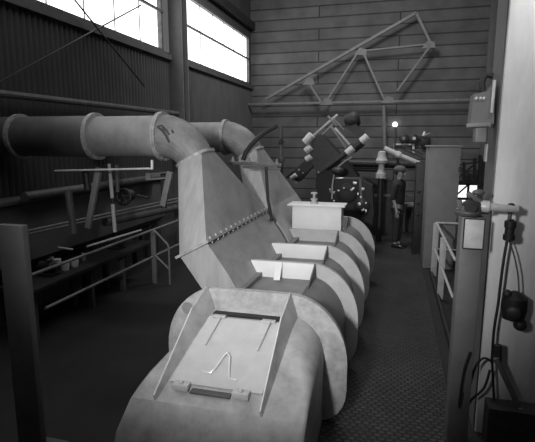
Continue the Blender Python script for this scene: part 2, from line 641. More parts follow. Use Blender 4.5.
# ---------------------------------------------------------------- exhaust ducts with flared hoods
def duct(label, dy, xend, lab_mat):
    Y0 = 5.2 + dy
    root = thing('exhaust_duct', label, 'duct', (-2.26, Y0, 1.05))
    r = .25
    re = .215
    E0 = V((-2.275, Y0, 2.30))
    vdir = V((.88, 0, .47)).normalized()
    udir = V((.47, 0, -.88)).normalized()
    # elbow: arc in the XZ plane from +X to udir
    R = .46
    nrm = vdir
    Cc = E0 - nrm * R                       # bend centre lies inside the turn (below left)
    ang1 = math.atan2(nrm.z, nrm.x)
    angs = [PI / 2 + (ang1 - PI / 2) * i / 6 for i in range(7)]
    secs = []
    for i_, a in enumerate(angs):
        r_e = r + .012 + (re - r - .012) * i_ / 6
        rad = V((math.cos(a), 0, math.sin(a)))
        c = Cc + rad * R
        secs.append([c + rad * (r_e * math.cos(2 * PI * j / 28)) + V((0, 1, 0)) * (r_e * math.sin(2 * PI * j / 28)) for j in range(28)])
    b = MB()
    b.loft(secs, caps=False)
    b.build('elbow', 'duct_mid', root, angle=12)
    st = Cc + V((0, 0, R))
    if not dy:
        def S_(i, j):      # a point on the elbow skin, i along the bend, j round it
            a = angs[0] + (angs[-1] - angs[0]) * i / 6
            q_ = r + .012 + (re - r - .012) * i / 6 - .002
            rad = V((math.cos(a), 0, math.sin(a)))
            t_ = 2 * PI * j / 28
            return Cc + rad * R + rad * (q_ * math.cos(t_)) + V((0, 1, 0)) * (q_ * math.sin(t_))
        for run, w in ((((.5, -5.0), (1.2, -5.6), (1.9, -6.4), (2.6, -7.4)), .016), (((.9, -4.6), (1.6, -5.3), (2.2, -6.0)), .013), (((.5, -5.0), (.9, -4.6), (1.5, -5.6)), .012), (((2.2, -4.9), (2.5, -5.3)), .013)):
            b = MB()
            b.tube([S_(*p_) for p_ in run], w, 6)
            b.build('tar_smear', 'duct_rim_dark', root)
    xf = at(97, 140, Y=5.2).x
    b = MB()
    b.tube([(xend, Y0, st.z), (xf, Y0, st.z)], r + .004, 28)
    b.build('pipe', 'duct_old', root)
    b = MB()
    b.tube([(xf, Y0, st.z), (st.x, Y0, st.z)], r - .006, 28)
    b.build('pipe', 'duct', root)
    for x in (xf, st.x, at(22, 140, Y=5.2).x):
        b = MB()
        b.lathe((x - .025, Y0, st.z), (1, 0, 0), [(0, r), (0, r + .04), (.022, r + .04), (.024, r + .03), (.026, r + .04), (.05, r + .04), (.05, r)], 32)
        for j in range(16):
            a = 2 * PI * j / 16
            b.lathe((x - .035, Y0 + math.cos(a) * (r + .022), st.z + math.sin(a) * (r + .022)), (1, 0, 0), [(0, .009), (.07, .009)], 6)
        b.build('pipe_flange', 'duct_rim', root)
    # hood upper: round to long slot
    circ, rect, low, sq = [], [], [], []
    n = 40
    ya, yb2 = 4.2 + dy + (.2 if dy else 0), 6.42 + dy
    fl = V((-1.89, 0, 1.435))
    bl = V((-1.65, 0, 1.10))
    hw = .165
    for j in range(n):
        a = 2 * PI * j / n
        ca, sa = math.cos(a), math.sin(a)
        circ.append(E0 + vdir * (r * ca) + V((0, 1, 0)) * (r * sa))
        kk = min(1 / max(abs(ca), abs(sa)), 1.16)
        sq.append(E0 + udir * .01 + vdir * (.203 * ca * kk) + V((0, 1, 0)) * (.215 * sa * kk))
        # square-ish direction to the rectangle boundary
        k = 1 / max(abs(ca), abs(sa))
        u, w = ca * k, sa * k
        rect.append(V((fl.x, 0, fl.z)) + vdir * (hw * u) + V((0, (ya + yb2) / 2 + (yb2 - ya) / 2 * w, 0)))
        low.append(V((bl.x, 0, bl.z)) + vdir * (hw * u) + V((0, (ya + yb2) / 2 + (yb2 - ya) / 2 * w, 0)))
    b = MB()
    b.loft([sq, rect], caps=False)
    b.build('hood', lab_mat, root, angle=20)
    b = MB()
    b.loft([rect, low, [p + udir * .16 for p in low]], caps=False)
    b.build('hood_outlet', lab_mat, root, angle=20)
    b = MB()
    cen = sum(circ, V()) / n
    g = [cen + (p - cen) * 1.08 for p in sq]
    b.loft([[p - udir * .015 for p in g], [p + udir * .02 for p in g]])
    b.build('collar', 'duct_rim', root)
    if dy:
        return root
    b = MB()
    g = []
    for (u, w) in ((1, -1), (1, 1), (-1, 1), (-1, -1)):
        g.append(V((fl.x, 0, fl.z)) + vdir * ((hw + .035) * u) + V((0, (ya + yb2) / 2 + ((yb2 - ya) / 2 + .035) * w, 0)))
    b.loft([[p - udir * .012 for p in g], [p + udir * .014 for p in g]])
    for i in range(14):
        y = ya + .08 + (yb2 - ya - .16) * i / 13
        c = V((fl.x, y, fl.z)) + vdir * (hw + .02)
        b.lathe(c - udir * .035, udir, [(0, .011), (.07, .011)], 6)
    b.build('hood_flange', 'duct_rim', root)
    return root


duct('nearer big round duct and elbow dropping into a tall flared hood', 0, XL + .05, 'hood')
duct('farther round duct and elbow behind the first hood', 2.2, XL + .05, 'hood')

# black hose arching over the far elbow
b = MB()
Yh = 6.95
b.tube([at(x, y, Y=Yh) for x, y in ((243, 160), (246, 152), (251, 145), (257, 139), (264, 133), (271, 129), (277, 126))], .035, 10)
tag(b.build('hose', 'rubber'), 'thick black hose arching over the far duct elbow', 'hose')
b = MB()
b.tube([at(266, 166, Y=6.75), at(267, 214, Y=6.1)], .016, 8)
b.tube([at(281, 126, Y=9.5), at(282, 172, Y=9.5)], .04, 8)
b.tube([at(281.2, 137, Y=9.5), at(281.4, 143, Y=9.5)], .06, 8)
vp = b.bm
b.bm.free()
b = MB()
b.tube([at(266, 167, Y=6.3), at(268, 200, Y=6.3), at(272, 220, Y=6.3)], .022, 8)
b.ball(at(271.5, 219.5, Y=6.3), .03)
tag(b.build('riser_pipe', 'dark_steel'), 'thin dark pipe standing in front of the far hood', 'pipe')
b = MB()
b.tube([at(281, 126, Y=9.5), V((at(282, 172, Y=9.5).x, 9.5, 0))], .045, 10)
b.lathe(at(281, 143, Y=9.5), (0, 0, 1), [(0, .07), (.04, .07)], 10)
b.lathe(at(281, 162, Y=9.5), (0, 0, 1), [(0, .08), (.09, .08)], 10)
tag(b.build('riser_pipe', 'mid_steel'), 'dim upright pipe just right of the far duct elbow', 'pipe')

cbm = thing('clamp_beam', 'dark horizontal clamp bar across the front of the far hood', 'beam', at(255, 165, Y=6.32))
b = MB()
b.bar(at(229, 162.5, Y=6.32), at(282, 165, Y=6.32), .05, .05, .006)
b.bar(at(243, 167, Y=6.34), at(281, 169, Y=6.34), .04, .03, .004)
b.build('bar', 'mid_steel', cbm)
for x in (233, 240, 249, 258, 270, 277):
    b = MB()
    c = at(x, 161.5 + (x - 229) * .05, Y=6.3)
    b.lathe(c, (0, 0, 1), [(0, .025), (.03, .025), (.035, .015), (.07, .015)], 8)
    b.build('clamp_nut', 'rail_grey', cbm)

# ---------------------------------------------------------------- steel truss before the end wall
tr = thing('roof_truss', 'light steel truss with diagonal braces against the block end wall', 'truss', at(383, 103, Y=YB - .5))
Yt = YB - .5


def T(x, y):
    return at(x, y, Y=Yt)


def angle_iron(p, q, w, name):
    b = MB()
    b.bar(p, q, w, .02)
    d = (q - p).normalized()
    s = V((0, 1, 0)).cross(d).normalized()
    b.bar(p + s * w / 2 + V((0, .05, 0)), q + s * w / 2 + V((0, .05, 0)), .02, .12)
    b.build(name, 'truss_paint', tr)


def flat_bar(p, q, w, name):
    b = MB()
    d = (q - p).normalized()
    b.bar(p, q, .09, w) if abs(d.x) > .3 else b.bar(p, q, w, .09)
    b.build(name, 'truss_paint', tr)


flat_bar(T(266, 99), T(416, 13), .085, 'top_chord')
flat_bar(T(416, 13), T(431, 44), .08, 'top_chord')
flat_bar(T(236, 104.5), T(474, 99.5), .06, 'bottom_chord')
flat_bar(T(362, 51), T(431, 44), .05, 'tie')
for p, q in (((357, 54), (327, 101)), ((363, 52), (384, 99)), ((431, 45), (397, 91)), ((309, 83), (321, 102))):
    flat_bar(T(*p), T(*q), .06, 'brace')
for x, y in ((361, 52), (429, 45), (327, 102), (388, 100), (309, 82)):
    b = MB()
    c = T(x, y) - V((0, .06, 0))
    b.prism([c + V((-.22, 0, -.1)), c + V((.2, 0, -.1)), c + V((.16, 0, .08)), c + V((-.05, 0, .13))], (0, .012, 0))
    b.build('gusset_plate', 'truss_paint', tr)
b = MB()
b.tube([T(384, 105), T(385, 150)], .06, 10)
tag(b.build('drop_pipe', 'truss_paint'), 'pale upright pipe hanging from the truss bottom chord', 'pipe')

# wall conduits
b = MB()
zz = at(140, 109, X=XL + .2).z
b.tube([V((XL + .2, 3.0, at(16, 96, X=XL + .2).z)), V((XL + .2, cy - .17, zz))], .05, 10)
o = tag(b.build('wall_pipe', 'mid_steel'), 'horizontal pipe along the corrugated wall above the big duct', 'pipe')
b = MB()
b.tube([at(55, 170.8, Y=4.9), at(152, 168.5, Y=4.9)], .012, 8)
b.tube([at(152, 160, Y=4.9), at(152, 169.5, Y=4.9)], .016, 8)
tag(b.build('conduit', 'light_metal'), 'thin bright horizontal tube under the near big duct', 'conduit')

# ---------------------------------------------------------------- left side: railing, tank, pipe rack, pump bench
RX = -4.0
rl = thing('railing', 'grey pipe railing on the dark left side with a bent end return', 'railing', (RX, 7.24, 0))
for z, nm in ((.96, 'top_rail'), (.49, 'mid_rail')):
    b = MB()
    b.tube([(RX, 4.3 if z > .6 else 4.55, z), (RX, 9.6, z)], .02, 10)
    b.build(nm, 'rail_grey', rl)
for y in (7.24, 9.4):
    b = MB()
    b.bar((RX, y, 0), (RX, y, .96), .075, .05, .004)
    b.build('post', 'rail_grey', rl)
b = MB()
b.tube([(RX + .03, 7.24, .95), (RX + .27, 7.24, .72), (RX + .29, 7.24, .66), (RX + .29, 7.24, 0)], .018, 8)
b.tube([(RX + .03, 7.24, .50), (RX + .28, 7.24, .28)], .016, 8)
b.build('end_return', 'rail_grey', rl)

# long tank behind the railing
tk = thing('settling_tank', 'long dark grey tank with a rounded front edge along the left wall', 'tank', (-4.93, 6.6, 0))
b = MB()
za, zb = .75, 1.72
pf = [(-5.1, za), (-4.92, za), (-4.78, za + .12), (-4.78, zb - .1), (-4.84, zb), (-5.1, zb)]
b.loft([[(x, y, z) for x, z in pf] for y in (4.3, 6.2, 8, 9.2)])
b.build('shell', 'tank_grey', tk)
b = MB()
b.bar((-4.77, 4.3, zb - .02), (-4.77, 9.2, zb - .02), .09, .06, .004)
b.build('rim', 'mid_steel', tk)
for y in (5.0, 6.6, 8.2, 9.0):
    b = MB()
    b.bar((-4.93, y, 0), (-4.93, y, za), .1, .1)
    b.build('leg', 'dark_steel', tk)
b = MB()
b.tube([at(24, 197, X=-4.62), at(160, 177, X=-4.62)], .065, 12)
tag(b.build('header_pipe', 'mid_steel'), 'dim fat pipe running along the front of the dark tank', 'pipe')
# pipe legs and props
for (x0, y0, x1, y1, Y, r, m, lab) in (
        (68, 190, 74, 233, 5.0, .045, 'mid_steel', 'dim upright grey pipe below the fat pipe by the tank'),
        (85, 168, 88, 190, 5.25, .045, 'dark_steel', 'short dark upright pipe behind the slanting prop'),
        (116.5, 165, 117.5, 192, 5.6, .028, 'mid_steel', 'thin dim upright tube right of the banded pole'),
        (163, 172, 164, 208, 5.7, .035, 'dark_steel', 'dark upright strut just left of the near hood')):
    b = MB()
    b.tube([at(x0, y0, Y=Y), at(x1, y1, Y=Y)], r, 10)
    tag(b.build('support_pipe', m), lab, 'pipe')
for (x0, y0, x1, y1, Y, lab) in ((99, 168, 88, 228, 5.2, 'pale slanting flat prop under the duct flange'),
                                 (170, 172, 163, 206, 5.5, 'pale slanting prop under the duct elbow')):
    b = MB()
    b.bar(at(x0, y0, Y=Y), at(x1, y1, Y=Y), .075, .05, .004)
    tag(b.build('prop', 'rail_grey'), lab, 'prop')
pb = thing('banded_pole', 'thin pole with pale and black bands under the big duct', 'pole', at(114, 231, Y=5.4))
for i, (x0, y0, x1, y1, m) in enumerate(((109, 164, 110.6, 178, 'rail_light'), (110.6, 178, 112.2, 198, 'rail_light'), (112.2, 198, 112.8, 204, 'black'), (112.8, 204, 115, 232, 'rail_light'))):
    b = MB()
    b.tube([at(x0, y0, Y=5.4), at(x1, y1, Y=5.4)], .024 if i else .02, 10)
    o = b.build('shaft' if m != 'black' else 'band', m, pb)
# bracket under the elbow
b = MB()
for dz in (0, .07):
    b.bar(at(147, 179.5, Y=5.5) + V((0, 0, dz)), at(166, 178, Y=5.5) + V((0, 0, dz)), .06, .018)
b.bar(at(148, 179, Y=5.5), at(148, 173, Y=5.5), .06, .018)
tag(b.build('duct_bracket', 'rail_grey'), 'small grey bracket under the duct elbow', 'bracket')
# handwheel valve
hv = thing('wheel_valve', 'dark round handwheel valve on the tank front', 'valve', at(124, 206, Y=6.0))
b = MB()
c = at(124, 197, Y=6.0)
b.torus(c, (0, -1, .1), .11, .02)
for a in range(3):
    d = V((math.cos(a * PI / 3), 0, math.sin(a * PI / 3))) * .11
    b.tube([c - d, c + d], .01, 6)
b.build('handwheel', 'black', hv)
b = MB()
b.lathe(c, (-.2, 1, 0), [(0, .02), (.1, .02), (.1, .07), (.24, .09), (.24, .03), (.4, .03)], 14)
b.tube([c + V((.1, .2, 0)), c + V((.28, .2, -.03))], .02, 8)
b.build('valve_body', 'dark_steel', hv)

# pump bench with pale cups
tb = thing('pump_bench', 'dark steel bench carrying small pumps near the left railing', 'bench', (-4.5, 5.8, 0))
b = MB()
b.box((-4.74, 4.6, .62), (-4.2, 7.6, .68), .005)
b.build('bench_top', 'dark_steel', tb)
for (x, y) in ((-4.33, 4.72), (-4.65, 4.72), (-4.33, 5.9), (-4.65, 5.9), (-4.33, 6.75), (-4.65, 6.75)):
    b = MB()
    b.bar((x, y, 0), (x, y, .63), .07, .07)
    b.build('leg', 'column_grey', tb)
zt = .68


def pump(x, y, lab):
    r_ = thing('pump', lab, 'pump', (x, y, zt))
    b = MB()
    b.box((x - .12, y - .1, zt), (x + .12, y + .1, zt + .03), .004)
    b.lathe((x - .15, y, zt + .11), (1, 0, 0), [(0, .05), (.02, .075), (.2, .075), (.22, .06), (.3, .06), (.3, .03)], 16)
    b.box((x - .06, y - .04, zt + .02), (x + .06, y + .04, zt + .08))
    b.build('pump_body', 'dark_steel', r_)
    b = MB()
    b.lathe((x + .02, y, zt + .17), (0, 0, 1), [(0, .03), (.03, .03), (.03, .045), (.045, .045)], 12)
    b.build('outlet', 'mid_steel', r_)
    return r_


pump(-4.5, 5.25, 'small dark pump behind the pale cups on the left bench')
pump(-4.5, 6.9, 'small dark pump at the far end of the left bench')
for (px, py, s, lab) in ((58, 264, .05, 'pale cup, leftmost of the three front cups on the bench'),
                         (65.5, 267.5, .06, 'pale cup, lowest and middle one on the dark bench'),
                         (75, 264, .055, 'pale cup, right one of the three front cups on the bench'),
                         (52, 262, .035, 'dim cup set apart to the left on the bench'),
                         (84, 258, .032, 'dim upright cup to the right on the bench')):
    c = at(px, py + 3, Z=zt)
    b = MB()
    b.lathe((c.x, c.y, zt + .001), (0, 0, 1), [(0, s * .7), (.005, s * .8), (.09, s), (.12, s), (.122, s * .8), (.04, s * .6)], 14)
    tag(b.build('cup', 'white_paint' if px in (58, 65.5, 75) else 'rail_light'), lab, 'cup', 'cups on the bench')
b = MB()
b.tube([at(58, 247.5, Y=5.25), at(66, 248.5, Y=5.35), at(73, 249.5, Y=5.4)], .013, 8)
tag(b.build('lever', 'light_metal'), 'short bright lever bar above the pale cups', 'lever')
b = MB()
b.tube([at(87, 246.5, Y=5.0), at(141, 230, Y=6.0)], .014, 8)
tag(b.build('rod', 'rail_light'), 'thin pale rod lying along above the left bench', 'rod')
rn = thing('tube_run', 'pair of thin tubes sloping across the dark left side behind the railing', 'tube', (-4.2, 6.0, 1.2))
for dz in (0, .075):
    b = MB()
    b.tube([at(14, 234 + dz * 40, X=-4.2), at(186, 196.5 + dz * 40, X=-4.2)], .015, 8)
    b.build('tube', 'rail_grey', rn)
# low dark duct behind the rail with rounded top
for (xa, ya_, xb_, yb__, r, lab) in ((105, 222, 182, 206, .07, 'dark horizontal pipe behind the railing beside the near hood'),):
    b = MB()
    b.tube([at(xa, ya_, X=-4.25), at(xb_, yb__, X=-4.25)], r, 14)
    tag(b.build('header_pipe', 'mid_steel'), lab, 'pipe')

# ---------------------------------------------------------------- tilted machine in the middle distance
Ym = 11.2


def D(x, y, dy=0):
    return at(x, y, Y=Ym + dy)


tm = thing('tilted_roller_machine', 'dark tilted machine with pale roller ends in front of the end wall', 'machine', V((D(330, 200).x, Ym, 0)))


def slab(name, pts, depth, m, y=0, par=tm):
    b = MB()
    b.prism([D(x, yy, y) for x, yy in pts], (0, depth, 0))
    return b.build(name, m, par)


slab('housing', ((312, 137), (321, 134), (338, 152), (343, 158), (320, 173), (309, 160)), .55, 'dark_steel')
slab('housing', ((286, 177), (309, 157), (316, 163), (299, 182)), .3, 'dark_steel', .1)
slab('base_frame', ((316, 168), (345, 160), (358, 176), (352, 214), (318, 214)), .6, 'black', .2)
for (x0, y0, x1, y1, r, nm) in ((305, 143, 312, 135, .10, 'roller_end'), (305.5, 151.5, 311, 147, .085, 'roller_end'), (306, 160, 311, 156.5, .075, 'roller_end'),
                                (346.5, 153.5, 353, 148, .085, 'roller_end'), (361, 142, 367.5, 136.5, .09, 'roller_end'), (291, 179, 296, 175, .06, 'roller_end')):
    b = MB()
    p, q = D(x0, y0, -.02), D(x1, y1, -.02)
    b.lathe(p, q - p, [(0, r * .9), (.01, r), ((q - p).length, r), ((q - p).length + .01, r * .8)], 18)
    b.build(nm, 'light_metal', tm)
b = MB()
b.tube([D(352, 149, .05), D(362, 141, .05)], .12, 16)
b.tube([D(326, 168, .0), D(349, 151, .0)], .07, 14)
b.build('roller', 'dark_steel', tm)
for (x0, y0, x1, y1, w, m) in ((314, 135, 337.5, 114.5, .05, 'rail_light'), (320, 137, 333, 124, .035, 'rail_grey'), (328, 116, 337, 126, .05, 'rail_grey'),
                               (331, 126, 346, 148, .045, 'rail_grey'), (335, 128, 351.5, 147, .045, 'rail_light'), (351, 147, 361, 138.5, .03, 'rail_light'),
                               (318, 172.5, 335, 159, .055, 'rail_light'), (333, 118, 344, 130, .03, 'rail_grey')):
    b = MB()
    b.bar(D(x0, y0, .03), D(x1, y1, .03), .05, w, .004)
    b.build('frame_bar', m, tm)
slab('motor_mount', ((346, 122), (354, 122), (366, 134), (361, 141), (347, 128)), .3, 'dark_steel', .05)
b = MB()
p, q = D(345, 123, .2), D(361, 117, .2)
b.lathe(p, q - p, [(0, .08), (.02, .15), (.1, .19), (.28, .19), (.34, .14), (.36, .05)], 20)
b.build('motor', 'dark_steel', tm)
b = MB()
b.tube([D(352, 157), D(345, 161), D(338, 167), (D(334, 175)), D(332.5, 185), D(332, 199)], .02, 8)
b.build('hose', 'rail_light', tm)
for x, y, w, h in ((299, 170, 3, 5), (303, 173, 4, 3), (296, 183, 2, 4), (330, 190, 3, 8), (334, 201, 5, 6), (331, 192, 2, 4)):
    b = MB()
    b.ball(D(x, y, -.05), .02 * h / 4, (w / h * 1.1, 1, 1), 10)
    b.build('bright_bit', 'chrome' if x > 320 else 'rail_light', tm)

# dark drive with small bright bits added for its glints
dr = thing('drive_unit', 'black drive unit with scattered painted glints just beyond the pale machine', 'machine', V((at(352, 214, Y=10.4).x, 10.4, 0)))


def G(x, y, dy=0):
    return at(x, y, Y=10.4 + dy)


b = MB()
b.prism([G(335, 180), G(359, 179), G(372, 186), G(374, 212), G(370, 250), G(335, 250)], (0, .5, 0))
b.build('casing', 'black', dr)
b = MB()
b.lathe(G(347, 193, -.02), (0, -1, 0), [(0, .22), (.05, .22), (.06, .2), (.06, .1), (.1, .1), (.1, .04), (.16, .04)], 24)
b.lathe(G(362, 205, -.02), (0, -1, 0), [(0, .17), (.05, .17), (.06, .15), (.06, .06), (.1, .06)], 20)
b.build('pulley', 'black', dr)
b = MB()
b.bar(G(335, 178), G(360, 178.5), .06, .04)
b.bar(G(360, 178.5), G(362, 205, -.1), .05, .04)
b.build('guard_rail', 'mid_steel', dr)
for (x, y, w, h, a) in ((355, 183, 4, 2.5, -.1), (352.5, 189, 4.5, 2, .7), (363, 189, 3, 2.5, -.2), (338.5, 190.5, 2, 1.5, 0), (344, 188, 1.5, 1.5, 0), (334, 192.5, 1.5, 2, 0),
                        (358, 194, 1.5, 2.5, 0), (361, 197, 2, 2, .5), (359.5, 204, 2.5, 3, .5), (363, 210, 3, 2, .4), (366, 211, 1.5, 3, 0), (366, 203, 1.5, 1.5, 0), (340, 178, 7, 1.2, 0)):
    b = MB()
    c = G(x, y, -.2)
    k = 10.3 / 470
    b.box(c - V((w * k / 2, .02, h * k / 2)), c + V((w * k / 2, .02, h * k / 2)), .006, Matrix.Rotation(-a, 3, 'Y'))
    b.tube([c, c + V((0, .22, 0))], .008, 6)
    b.build('bright_bit', 'chrome', dr)  # pale bit standing in for a glint on the dark drive
b = MB()
b.ball(G(338, 171), .12, (1.2, 1, .8))
b.build('cap', 'dark_steel', dr)

# pale valve body with a waist
vb = thing('hydrant_valve', 'pale flanged valve standing between the drive unit and the worker', 'valve', V((at(381, 160, Y=11.6).x, 11.6, 0)))
c = at(381, 178, Y=11.6)
k = 11.5 / 470
b = MB()
b.lathe(c, (0, 0, 1), [(0, .125), (.12, .125), (.13, .10), (.24, .07), (.33, .07), (.36, .13), (.42, .14), (.44, .13), (.5, .10), (.62, .09), (.64, .04)], 20)
b.build('valve_body', 'rail_light', vb)
b = MB()
b.tube([c, V((c.x, c.y, 0))], .07, 12)
b.lathe((c.x, c.y, 0), (0, 0, 1), [(0, .16), (.03, .16), (.03, .07)], 16)
b.build('stand_pipe', 'dark_steel', vb)
b = MB()
b.tube([at(345, 163, Y=12.44), at(425, 165, Y=12.44)], .1, 12)
b.tube([at(347, 169, Y=12.44), at(378, 170, Y=12.44)], .05, 12)
tag(b.build('header_pipe', 'black'), 'fat black horizontal pipe behind the pale valve', 'pipe')
# sloping pale pipe
sp = thing('sloping_pipe', 'pale pipe sloping down to the right above the worker', 'pipe', at(400, 157, Y=12.15))
b = MB()
b.tube([at(384, 148.5, Y=12.15), at(397, 154.5, Y=12.15)], .075, 12)
b.tube([at(397, 154.5, Y=12.15), at(419, 163.5, Y=12.15)], .062, 12)
b.build('pipe', 'rail_light', sp)
b = MB()
p, q = at(396, 154, Y=12.15), at(400, 156, Y=12.15)
b.lathe(p, q - p, [(0, .1), (.1, .1)], 14)
b.build('coupling', 'light_metal', sp)
b = MB()
b.tube([at(397, 157, Y=12.1), at(399, 168, Y=12.1)], .03, 8)
b.build('drain_pipe', 'dark_steel', sp)
for i, dy in enumerate((-6, -9.5)):
    b = MB()
    b.bar(at(402, 155 + dy, Y=12.8), at(423, 163 + dy * .9, Y=12.8), .08, .05)
    tag(b.build('steel_rail', 'dark_steel'), ('lower dark rail parallel to the sloping pale pipe', 'upper dark rail parallel to the sloping pale pipe')[i], 'rail')
# bracket of pale tube
b = MB()
b.tube([at(394.5, 154, Y=16.93), at(394.5, 144.5, Y=16.93), at(413.5, 144.5, Y=16.93), at(413.5, 153, Y=16.93)], .045, 8)
tag(b.build('tube_bracket', 'plaster'), 'pale right-angled tube bracket over the sloping pipe', 'bracket')
# bulb on a pole
lp = thing('bulb_lamp', 'bright bare bulb on a thin pole in front of the end wall', 'lamp', V((at(395, 150, Y=16.85).x, 16.85, EYE - .35)))
c = at(395, 124.5, Y=16.85)
b = MB()
b.ball(c, .082)
b.build('bulb', 'bulb', lp)
b = MB()
b.tube([V((c.x + .02, 16.85, 2.2)), c + V((.01, 0, -.05))], .03, 8)
b.lathe(c + V((0, 0, -.1)), (0, 0, 1), [(0, .04), (.05, .045)], 10)
b.build('pole', 'mid_steel', lp)
# two round gauges and a small lamp unit on the wall
for i, x in enumerate((404, 413.5)):
    g_ = thing('gauge', ('left one of two round dark gauges on the end wall', 'right one of two round dark gauges with a bright glint on the end wall')[i], 'gauge', at(x, 142, Y=16.85), 'round gauges')
    b = MB()
    b.lathe(at(x, 138.5, Y=16.85), (0, -1, 0), [(0, .155), (.1, .155), (.11, .135)], 18)
    b.build('gauge_case', 'dark_steel', g_)
    b = MB()
    b.lathe(at(x + (.6 if i else -.3), 138.4, Y=16.73), (0, -1, 0), [(0, .06), (.03, .055)], 14)
    b.build('dial', 'light_metal' if i else 'rail_grey', g_)
b = MB()
b.bar(at(399, 138.5, Y=16.95), at(430, 138.5, Y=16.95), .08, .05)
tag(b.build('mounting_rail', 'dark_steel'), 'dark rail holding the two gauges', 'rail')
fl_ = thing('floodlight', 'small dark lamp housing with a bright clip right of the gauges', 'lamp', at(425, 146, Y=16.85))
b = MB()
p = at(425, 141.5, Y=16.85)
b.box(p - V((.14, .12, .14)), p + V((.14, .14, .1)), .02)
b.build('lamp_housing', 'black', fl_)
b = MB()
b.bar(at(423, 135.5, Y=16.68), at(424.5, 131.5, Y=16.68), .065, .065)
b.bar(at(424, 135, Y=16.68), at(430, 133, Y=16.68), .02, .015)
b.build('clip', 'chrome', fl_)
# dark machines around the worker
for (pts, Y, dep, lab) in ((((352, 186), (362, 178), (392, 180), (394, 246), (352, 246)), 12.55, .8, 'dark machine block behind the pale valve stand'),
                           (((405, 205), (424, 205), (424, 240), (405, 240)), 13.2, .7, 'low dark box behind the worker')):
    b = MB()
    p0 = [at(x, y, Y=Y) for x, y in pts]
    zmin = min(p.z for p in p0)
    for p in p0:
        if abs(p.z - zmin) < .2:
            p.z = 0
    b.prism(p0, (0, dep, 0))
    r_ = tag(b.build('machine_block', 'dark_steel'), lab, 'machine')
b = MB()
p, q = at(405, 202, Y=13.1), at(418, 207, Y=13.1)
b.box((p.x, 13.05, q.z), (q.x, 13.12, p.z), .005)
tag(b.build('sign_panel', 'grey_paint'), 'small grey panel low behind the worker', 'panel')
b = MB()
b.bar(at(352, 195.5, Y=12.2), at(424, 195.5, Y=12.2), .06, .05)
tag(b.build('guard_rail', 'mid_steel'), 'thin dark horizontal guard rail behind the worker', 'rail')
# open steelwork right of the cabinet
sf = thing('steel_trestle', 'dark open steel frame with crossed braces above the low bright opening', 'frame', V((at(466, 183, Y=YB - .2).x, YB - .2, 1)))


def Q(x, y):
    return at(x, y, Y=YB - .45)


for p, q in (((464, 162), (464, 184)), ((474.5, 158), (474.5, 184)), ((480, 155), (480, 184))):
    b = MB()
    a, c = Q(*p), Q(*q)
    b.bar(a, c, .09, .09)
    b.build('post', 'black', sf)
for p, q in (((458, 178), (476, 163)), ((458, 166), (476, 179)), ((458, 165), (485, 161)), ((458, 181), (485, 184))):
    b = MB()
    b.bar(Q(*p), Q(*q), .05, .05)
    b.build('brace', 'black', sf)

# ---------------------------------------------------------------- tall cabinet
Yc = 9.5
p, q = at(429.5, 147, Y=Yc), at(461.5, 147, Y=Yc)
cb = thing('steel_cabinet', 'tall plain grey steel cabinet on the right of the walkway', 'cabinet', ((p.x + q.x) / 2, Yc + .5, 0))
b = MB()
b.box((p.x, Yc + .02, 0.0), (q.x, Yc + .95, p.z), .008)
b.build('body', 'grey_paint', cb)
b = MB()
b.box((p.x + .004, Yc, .1), (q.x - .004, Yc + .02, p.z - .01), .004)
b.build('door', 'grey_paint', cb)
b = MB()
b.box((p.x - .03, Yc - .02, p.z), (q.x + .03, Yc + .97, p.z + .025), .004)
b.build('top_cap', 'grey_paint', cb)
b = MB()
for z in (.5, 1.9):
    b.tube([(q.x - .02, Yc - .008, z), (q.x - .02, Yc - .008, z + .1)], .012, 8)
b.build('hinge', 'mid_steel', cb)

p, q = at(417, 160, Y=10.6), at(432, 160, Y=10.6)
b = MB()
b.box((p.x, 10.6, 0), (q.x, 11.1, at(420, 163, Y=10.6).z), .006)
for z in (.9, 1.15, 1.4):
    b.lathe((p.x + .07, 10.6, z), (0, -1, 0), [(0, .04), (.04, .035), (.05, .01)], 10)
tag(b.build('switch_cabinet', 'dark_steel'), 'narrow dark switchgear cabinet at the left edge of the tall cabinet', 'cabinet')

# ---------------------------------------------------------------- right handrail
sx = .8
hr = thing('handrail', 'pale pipe handrail beside the walkway in front of the tall cabinet', 'railing', (sx, 8.97, 0))
for y, m in ((8.97, 'post'), (7.64, 'post')):
    b = MB()
    b.bar((sx, y, 0), (sx, y, 1.0), .10 if y > 8 else .09, .06, .004)
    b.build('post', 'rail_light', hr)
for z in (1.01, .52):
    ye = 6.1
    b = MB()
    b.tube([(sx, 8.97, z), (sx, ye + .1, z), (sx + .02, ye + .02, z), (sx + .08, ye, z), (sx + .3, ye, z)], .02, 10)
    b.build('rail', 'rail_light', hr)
b = MB()
b.tube([(sx, 8.97, 1.01), (sx + .45, 8.97, 1.01)], .018, 8)
b.tube([(sx, 8.97, .52), (sx + .45, 8.97, .52)], .014, 8)
b.build('cross_rail', 'rail_light', hr)
b = MB()
b.box((sx - .06, 5.0, 0), (sx - .03, 9.2, .1))
b.build('toe_board', 'dark_steel', hr)

